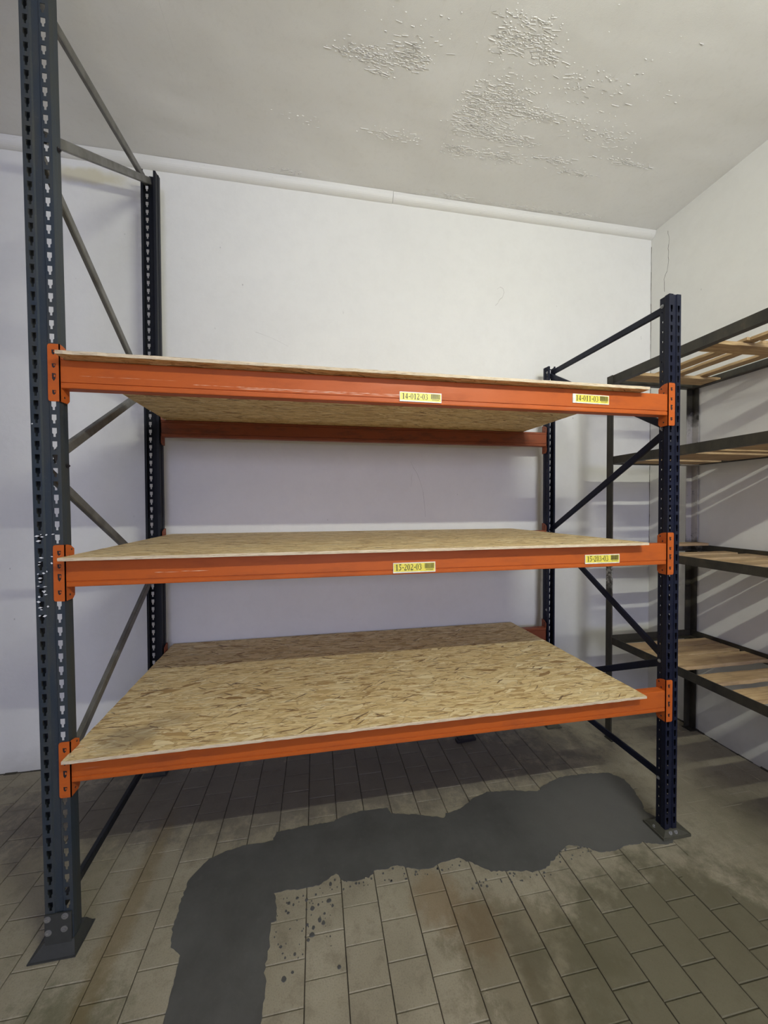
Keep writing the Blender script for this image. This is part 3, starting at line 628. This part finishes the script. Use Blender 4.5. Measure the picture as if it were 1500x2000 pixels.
# beams with their hooked end connectors
def beam(level, front):
    zb = ZB[level] + .0515; zt = zb + .1065
    xa, xb = (.0035, LEN - .0035)
    if not front: xa = -.0395
    s = 1 if front else -1; y0 = 0.0 if front else DEP
    th = .05
    def Y(d): return y0 + s * d
    # outer face at d=0; a groove low on the face and a shoulder at the top of the back
    prof = [(.000, .006), (.001, .0015), (.005, 0), (th - .004, 0), (th, .004), (th, .1065 - .030), (th - .0005, .1065 - .014), (th - .004, .1065 - .010), (th - .004, .1065 - .002), (th - .007, .1065), (.005, .1065), (.001, .1050), (0, .1005), (0, .0230), (.0035, .0215), (.0035, .0185), (0, .0170)]
    if not front: prof = [(.0, .005), (.005, 0), (th - .004, 0), (th, .004), (th, .0165), (th - .0035, .018), (th - .0035, .0205), (th, .022), (th, .088), (th - .003, .0895), (th - .003, .0905), (th, .092), (th, .1025), (th - .004, .1065), (.004, .1065), (0, .1025)]
    b = MB(); b.prism([(Y(d), zb + h) for d, h in prof], 'x', xa, xb)
    lean = [-.0076 * ZB[level], 0]
    if front:  # follow the leaning left upright
        for v in b.v:
            if v.x < .1: v.x += -.0076 * ZB[level]
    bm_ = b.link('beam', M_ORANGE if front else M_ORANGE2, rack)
    bm_['label'] = ('top', 'middle', 'bottom')[2 - level] + (' front' if front else ' grimy rear') + ' beam'
    for side in (0, 1):
        c = MB(); ox = (xa if side == 0 else xb); sx = -1 if side == 0 else 1
        if front and side == 0: ox += -.0076 * ZB[level]
        z0 = ZB[level]; z1 = z0 + CH; t = .0035; r = .007
        # leg on the slotted face, beyond the corner
        face_x0, face_x1 = ox - sx * t, ox + sx * .0365
        pol = [(face_x0, z0), (face_x1 - sx * r, z0), (face_x1 - sx * r * .3, z0 + r * .3), (face_x1, z0 + r), (face_x1, z1 - r), (face_x1 - sx * r * .3, z1 - r * .3), (face_x1 - sx * r, z1), (face_x0, z1)]
        c.prism(pol, 'y', Y(-.0052), Y(-.0017))
        # leg along the side face towards the frame's middle
        dd = .050
        pol2 = [(Y(-.0052), z0), (Y(dd - .012), z0 + .001), (Y(dd), z0 + .013), (Y(dd), z1 - .018), (Y(dd - .022), z1 - .004), (Y(.010), z1), (Y(-.0052), z1)]
        c.prism(pol2, 'x', ox - sx * t, ox - sx * .0002)
        mats = [M_ORANGE if front else M_ORANGE2, M_HOOK]
        # tooth pockets of the face leg, and rivet holes of the side leg
        for fz, hh in ((.86, .017), (.625, .015), (.43, .026), (.16, .016)):
            cx = ox + sx * .0165; zz = z0 + fz * CH; fr = [(-.0062, hh * .5), (.0068, hh * .42), (.0050, -hh * .3), (-.0005, -hh * .65), (-.0055, -hh * .3)]
            c.add([(cx + a, Y(-.0056), zz + h) for a, h in fr] + [(cx + a, Y(-.0048), zz + h) for a, h in fr],
                  [(0, 1, 2, 3, 4), (0, 5, 6, 1), (1, 6, 7, 2), (2, 7, 8, 3), (3, 8, 9, 4), (4, 9, 5, 0)], 1)
            c.box((cx + .0010, Y(-.0072), zz - .002), (cx + .0050, Y(-.005), zz + hh * .25), 0)
        for (d_, z_) in ((.034, z1 - .020), (.020, z1 - .045), (.020, z0 + .020)):
            c.cyl((ox - sx * (t + .0002), Y(d_), z_), (sx * .002, 0, 0), .0042, 1, 10)
        o = c.link('end_connector', mats, bm_)
    return bm_
beams = {}
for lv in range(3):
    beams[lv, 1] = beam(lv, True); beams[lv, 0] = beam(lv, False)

# pale strips: the tube's highlight painted on the top beam, plus rubbed scratches
M_GLINT_RUB = mat_plain('highlight_and_rubbed_paint', (0.80, 0.56, 0.40), 0.35)
def streak(level, x0, x1, z, h, seed):
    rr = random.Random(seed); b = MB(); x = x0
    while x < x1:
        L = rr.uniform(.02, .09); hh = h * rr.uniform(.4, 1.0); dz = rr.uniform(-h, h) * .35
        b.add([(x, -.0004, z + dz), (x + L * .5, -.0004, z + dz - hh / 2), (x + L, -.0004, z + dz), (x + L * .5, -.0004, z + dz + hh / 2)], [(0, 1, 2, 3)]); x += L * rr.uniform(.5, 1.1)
    o = b.link('streak', M_GLINT_RUB, beams[level, 1]); o['kind'] = 'stuff'; o['label'] = 'pale streaks of painted highlight and rubbed paint'
streak(2, .45, 1.275, 2.1925, .0022, 1); streak(2, .62, 1.275, 2.187, .0022, 2); streak(1, .30, .46, 1.453, .003, 3); streak(2, .05, .35, 2.205, .001, 4)
# feet
def foot(x0, x1, y0, y1, bx0, bx1, by0, by1, zt, mat, tb=.005):
    b = MB()
    b.box((bx0, by0, .0026), (bx1, by1, .0026 + tb), 0)
    top = [(x0, y0, zt), (x1, y0, zt), (x1, y1, zt), (x0, y1, zt)]; bot = [(bx0 + .003, by0 + .002, tb), (bx1 - .003, by0 + .002, tb), (bx1 - .003, by1 - .002, tb), (bx0 + .003, by1 - .002, tb)]
    b.add(bot + top, [(i, (i + 1) % 4, 4 + (i + 1) % 4, 4 + i) for i in range(4)] + [(4, 5, 6, 7)])
    return b.link('base_plate', mat, rack)
f1 = foot(-.099, .004, -.006, .070, -.145, .016, -.024, .108, .058, M_FOOT)
b = MB(); b.box((-.094, -.0085, .05), (-.004, -.0035, .165)); b.link('backing_plate', M_FOOT, f1)
for x, z in ((-.084, .150), (-.025, .153), (-.082, .098), (-.028, .104)): bolt(f1, (x, -.0085, z), (0, -1, 0), .0075, .005)
f2 = foot(LEN - .003, LEN + WR + .004, -.005, .062, 2.648, 2.814, -.016, .107, .046, M_FOOT2, .013)
for p, d in (((2.660, .050, .026), (-1, 0, 1.2)), ((2.696, -.0085, .034), (0, -1, .6)), ((2.728, -.0085, .034), (0, -1, .6))): bolt(f2, p, d, .006, .004)
foot(-.146, -.037, DEP - .07, DEP + .004, -.16, -.02, DEP - .10, DEP + .02, .030, M_FOOT)
foot(LEN - .004, LEN + WR + .004, DEP - .062, DEP + .004, LEN - .02, LEN + .10, DEP - .10, DEP + .02, .030, M_FOOT2)

# location labels on the front beams
def stroke_glyph(ch):
    """quads of a bold serif digit in a 0.55 x 1 box: list of polygons"""
    P = []
    def ring(cx, cy, rx, ry, tx, ty, a0=0, a1=360, n=20):
        for i in range(n):
            a, c = math.radians(a0 + (a1 - a0) * i / n), math.radians(a0 + (a1 - a0) * (i + 1) / n)
            P.append([(cx + rx * math.cos(a), cy + ry * math.sin(a)), (cx + rx * math.cos(c), cy + ry * math.sin(c)), (cx + (rx - tx) * math.cos(c), cy + (ry - ty) * math.sin(c)), (cx + (rx - tx) * math.cos(a), cy + (ry - ty) * math.sin(a))])
    def q(*p): P.append(list(p))
    if ch == '0': ring(.27, .5, .25, .5, .135, .055)
    elif ch == '1': q((.20, .04), (.36, .04), (.36, 1), (.20, .95)); q((.20, .86), (.36, .96), (.34, 1), (.06, .90), (.06, .86)); q((.08, 0), (.48, 0), (.48, .05), (.08, .05))
    elif ch == '2':
        ring(.25, .73, .23, .27, .12, .07, -25, 165, 12); q((.33, .62), (.46, .62), (.17, .14), (.03, .10)); q((.03, 0), (.46, 0), (.52, .24), (.47, .24), (.40, .15), (.03, .13))
    elif ch == '3':
        ring(.23, .76, .21, .24, .11, .06, -75, 160, 12); ring(.22, .29, .26, .29, .13, .07, -150, 80, 14); ring(.08, .13, .06, .06, .06, .06, 0, 360, 8)
    elif ch == '4': q((.30, 0), (.43, 0), (.43, 1), (.30, 1)); q((.02, .25), (.52, .25), (.52, .36), (.02, .36)); q((.02, .33), (.09, .33), (.36, .84), (.36, 1))
    elif ch == '5': q((.12, .84), (.46, .84), (.50, 1), (.12, 1)); q((.12, 1), (.06, .52), (.10, .52), (.18, .90)); ring(.20, .33, .28, .33, .14, .09, -140, 120, 16); ring(.08, .10, .06, .06, .06, .06, 0, 360, 8)
    elif ch == '-': q((.04, .38), (.36, .38), (.36, .50), (.04, .50))
    return P
def label(text, level, x0, zc, wid, hgt, tilt, white_side=False, dark=False):
    b = MB(); R = lambda x, z: (x0 + x * math.cos(tilt) - z * math.sin(tilt), zc + x * math.sin(tilt) + z * math.cos(tilt))
    def flat(poly, y, m):
        pts_ = [R(*p) for p in poly]; ar = sum(pts_[i][0] * pts_[(i + 1) % len(pts_)][1] - pts_[(i + 1) % len(pts_)][0] * pts_[i][1] for i in range(len(pts_)))
        if ar < 0: pts_ = pts_[::-1]
        b.add([(p[0], y, p[1]) for p in pts_], [list(range(len(pts_)))], m)
    yb, yf = -.0005, -.0040
    pol = [R(0, -hgt / 2), R(wid, -hgt / 2), R(wid, hgt / 2), R(0, hgt / 2)]; b.prism(pol, 'y', yb, yf, 1)
    ml = .016 if white_side else .002
    flat([(ml, -hgt / 2 + .006), (wid - .003, -hgt / 2 + .004), (wid - .003, hgt / 2 - .004), (ml, hgt / 2 - .003)], yf - .0003, 0)
    H = hgt * .61; tw = wid * .68 - .010; glyphs = [(.40 if c == '-' else .60) for c in text]; k = tw / sum(glyphs); x = .010 + (.006 if white_side else 0)
    for c, g in zip(text, glyphs):
        for poly in stroke_glyph(c): flat([(x + p[0] * k, -H * .42 + p[1] * H) for p in poly], yf - .0007, 2)
        x += g * k
    bx0, bx1 = wid * .745, wid * .965; xx = bx0; rr = random.Random(text)
    while xx < bx1:
        w_ = rr.choice([.0006, .0009, .0014]) * (1.35 if dark else 1); flat([(xx, -H * .22), (min(xx + w_, bx1), -H * .22), (min(xx + w_, bx1), H * .62), (xx, H * .62)], yf - .0007, 2); xx += w_ + rr.choice([.0006, .0009])
    flat([(bx0 + .004, -H * .42), (bx1 - .004, -H * .42), (bx1 - .004, -H * .34), (bx0 + .004, -H * .34)], yf - .0007, 2)
    o = b.link('location_label', [M_YELLOW, M_LWHITE, M_INK], beams[level, 1]); o['label'] = 'yellow label reading ' + text
label('14-012-03', 2, 1.290, 2.1865, .190, .042, math.radians(-.3))
label('14-011-03', 2, 2.132, 2.2175, .196, .043, math.radians(-.6), True, True)
label('15-202-03', 1, 1.258, 1.4365, .192, .045, math.radians(.3))
label('15-203-03', 1, 2.202, 1.4465, .190, .044, math.radians(0), False, True)
rebase(rack)

# ------------------------------------------------------------------ OSB boards
def board(name_label, corners, zb, th, seed, sag=0.0):
    """corners fl, fr, br, bl"""
    rr = random.Random(seed); ring = []
    n = (90, 40, 60, 40)
    for e in range(4):
        a, c = Vector(corners[e]), Vector(corners[(e + 1) % 4]); nn = Vector((c.y - a.y, a.x - c.x)).normalized()
        for k in range(n[e]):
            t = k / n[e]; j = rr.gauss(0, .0008) - (rr.uniform(0, .004) if rr.random() < .08 else 0)
            if k == 0: j = -.002
            ring.append(a.lerp(c, t) + nn * j)
    N = len(ring); c0 = sum((Vector(p) for p in corners), Vector((0, 0))) / 4
    org = Vector((c0.x, c0.y, zb)); vs = []
    lev = [(0.0, 0.0), (.25, .0006), (.75, .0004), (1, -.0004)]
    for h, o_ in lev:
        for i, p in enumerate(ring):
            d = (p - c0).normalized(); q = p + d * (o_ + rr.gauss(0, .0004)); sg = -sag * math.sin(math.pi * min(1, max(0, (p.x - corners[0][0]) / 2.5)))
            vs.append((q.x - org.x, q.y - org.y, h * th + sg))
    fs = [(l * N + i, l * N + (i + 1) % N, (l + 1) * N + (i + 1) % N, (l + 1) * N + i) for l in range(3) for i in range(N)]; mi = [1] * len(fs)
    fs += [list(range(N))[::-1], list(range(3 * N, 4 * N))]; mi += [0, 0]
    o = link('osb_board', vs, fs, [M_OSB, M_EDGE], None, mi); o.location = org
    o['label'] = name_label; o['category'] = 'board'; o['group'] = 'particle boards on the rack'
    return o
board('wood strand board on the bottom level with a dark stain at its left corner', [(-.001, -.056), (2.512, -.048), (2.456, 1.150), (-.034, 1.152)], ZB[0] + .0515 + .1066, .012, 1)
board('wood strand board on the middle level above two 15-numbered labels', [(.002, -.060), (2.516, -.050), (2.450, 1.140), (-.034, 1.150)], ZB[1] + .0515 + .1066, .012, 2)
board('wood strand board on the top level, seen from below and by its edge', [(.006, -.060), (2.516, -.048), (2.470, 1.150), (-.014, 1.150)], ZB[2] + .0515 + .1066, .013, 3)

# ------------------------------------------------------------------ angle-iron shelving on the right
SX0, SX1, SY0, SY1 = 3.012, 3.750, -1.30, .800
shelf = thing('steel_shelving', 'black angle-iron shelving with loose wooden slats along the right wall', 'shelf', (3.38, -.25, 0))
def angle_post(x, y, sx, sy, z1):
    b = MB(); t = .005; w_ = .052
    b.prism([(x, y), (x + sx * w_, y), (x + sx * w_, y + sy * t), (x + sx * t, y + sy * t), (x + sx * t, y + sy * w_), (x, y + sy * w_)], 'z', .006, z1)
    b.box((min(x, x + sx * .06) - .004, min(y, y + sy * .06) - .004, .0), (max(x, x + sx * .06) + .004, max(y, y + sy * .06) + .004, .006))
    return b.link('post', M_IRON, shelf)
for x, sx in ((SX0, 1), (SX1, -1)):
    for y, sy in ((SY1 - .05, 1), (SY0, 1)):
        if y > 0: angle_post(x, SY1, sx, -1, 2.632)
        else: angle_post(x, SY0, sx, 1, 2.632)
RZ = [(.703, .755), (1.362, 1.410), (2.000, 2.054), (2.574, 2.630)]
for lv, (za, zb) in enumerate(RZ):
    t = .005; wl = .042
    for xo, sx in ((SX0, 1), (SX1, -1)):
        b = MB(); X = xo + sx * .0055
        b.prism([(X, za), (X + sx * wl, za), (X + sx * wl, za + t), (X + sx * t, za + t), (X + sx * t, zb), (X, zb)], 'y', SY0 + .006, SY1 - .006); b.link('rail', M_IRON, shelf)
    for yo, sy in ((SY0, 1), (SY1, -1)):
        b = MB(); Yy = yo + sy * .0055
        b.prism([(Yy, za - .0002), (Yy + sy * wl, za - .0002), (Yy + sy * wl, za + t - .0002), (Yy + sy * t, za + t), (Yy + sy * t, zb - .001), (Yy, zb - .001)], 'x', SX0 + .011, SX1 - .011); b.link('rail', M_IRON, shelf)
def slat(x0, x1, y0, y1, z, th, along, seed):
    rr = random.Random(seed); n = 10; vs = []; L = (x1 - x0) if along == 'x' else (y1 - y0); Wd = (y1 - y0) if along == 'x' else (x1 - x0)
    cx, cy = (x0 + x1) / 2, (y0 + y1) / 2; ang = rr.uniform(-.010, .010); wob = [rr.gauss(0, .0022) for _ in range(2 * n + 4)]
    for i in range(n + 1):
        u = -L / 2 + L * i / n
        for (a, h) in ((-1, 0), (1, 0), (1, 1), (-1, 1)):
            v = a * (Wd / 2 - .001) + wob[i + (0 if a < 0 else n + 1)]; e = .0015 if h else 0
            vs.append((u, v - a * e, h * th))
    fs = [(0, 1, 2, 3), (n * 4 + 3, n * 4 + 2, n * 4 + 1, n * 4)]
    for i in range(n):
        for k in range(4): fs.append((i * 4 + k, (i + 1) * 4 + k, (i + 1) * 4 + (k + 1) % 4, i * 4 + (k + 1) % 4))
    o = link('slat', vs, fs, M_WOOD, shelf); o.location = (cx, cy, z); o.rotation_euler = (0, 0, ang + (math.pi / 2 if along == 'y' else 0)); return o
X0, X1 = SX0 + .014, SX1 - .014
sd = 0
def row(z, th, edges, along='x'):
    global sd
    for a, c in edges: sd += 1; slat(X0, X1, a, c, z, th, 'x', sd)
row(.7084, .020, [(.575, .685), (.440, .562), (.280, .420), (.075, .183), (-.115, .003), (-.29, -.165), (-.50, -.38), (-.74, -.60), (-.95, -.84), (-1.18, -1.06)])
row(1.3674, .015, [(.462, .552), (.290, .410), (.142, .218), (.018, .120), (-.195, -.082), (-.42, -.275), (-.600, -.535), (-.80, -.69), (-1.20, -1.05)])
sd += 1; o = slat(3.13, 3.715, .600, .690, 1.4112, .018, 'x', sd); o.rotation_euler[2] = -.05; o.location = (3.43, .70, 1.4112)
row(2.0054, .012, [(.680, .745), (.572, .672), (.400, .500), (.228, .392), (.095, .168), (-.030, .060), (-.16, -.036), (-.29, -.167), (-1.0, -.88), (-1.2, -1.05)])
row(2.5794, .020, [(.585, .705), (.080, .185), (-.46, -.35), (-.98, -.87)])
for xa, xb, ya, yb in ((3.235, 3.315, .06, .735), (3.365, 3.435, .08, .740), (3.560, 3.630, .05, .730), (3.255, 3.335, -.97, .055), (3.415, 3.480, -.93, .072), (3.575, 3.640, -.90, .045)):
    sd += 1; slat(xa, xb, ya, yb, 2.6000, .016, 'y', sd)
rebase(shelf)

# small dark block lying at the back
b = MB(); b.box((-.075, -.022, 0), (.075, .022, .022), 0, .004); b.box((-.06, -.018, .0222), (-.02, .018, .0262), 0, .001)
o = b.link('wood_block', M_HOOK); o.location = (1.985, .945, .0014); o.rotation_euler = (0, 0, .08)
o['label'] = 'small dark flat block lying on the floor behind the rack near the back wall'; o['category'] = 'block'

# ------------------------------------------------------------------ the tube lamp that lights the room
lamp = thing('ceiling_lamp', 'long fluorescent tube lamp hanging from the ceiling behind the camera', 'lamp', ((TUBE_X0 + TUBE_X1) / 2, TUBE_Y, TUBE_Z))
b = MB(); b.box((TUBE_X0 - .05, TUBE_Y - .03, TUBE_Z + .05), (TUBE_X1 + .05, TUBE_Y + .03, TUBE_Z + .10)); b.link('housing', M_TRIM, lamp)
for x in (TUBE_X0 + .2, TUBE_X1 - .2):
    b = MB(); b.cyl((x, TUBE_Y, TUBE_Z + .099), (0, 0, ZC - TUBE_Z - .099), .004); b.link('hanger', M_HOOK, lamp)
for x in (TUBE_X0 - .03, TUBE_X1 + .01):
    b = MB(); b.box((x, TUBE_Y - .012, TUBE_Z - .02), (x + .02, TUBE_Y + .012, TUBE_Z + .051)); b.link('tube_holder', M_TRIM, lamp)
mt = bpy.data.materials.new('lit_tube'); mt.use_nodes = True; bs = mt.node_tree.nodes['Principled BSDF']
bs.inputs['Emission Color'].default_value = (*TUBE_COLOR, 1); bs.inputs['Emission Strength'].default_value = TUBE_STRENGTH
b = MB(); b.cyl((TUBE_X0, TUBE_Y, TUBE_Z), (TUBE_X1 - TUBE_X0, 0, 0), .016, 0, 8); b.link('tube', mt, lamp)
rebase(lamp)
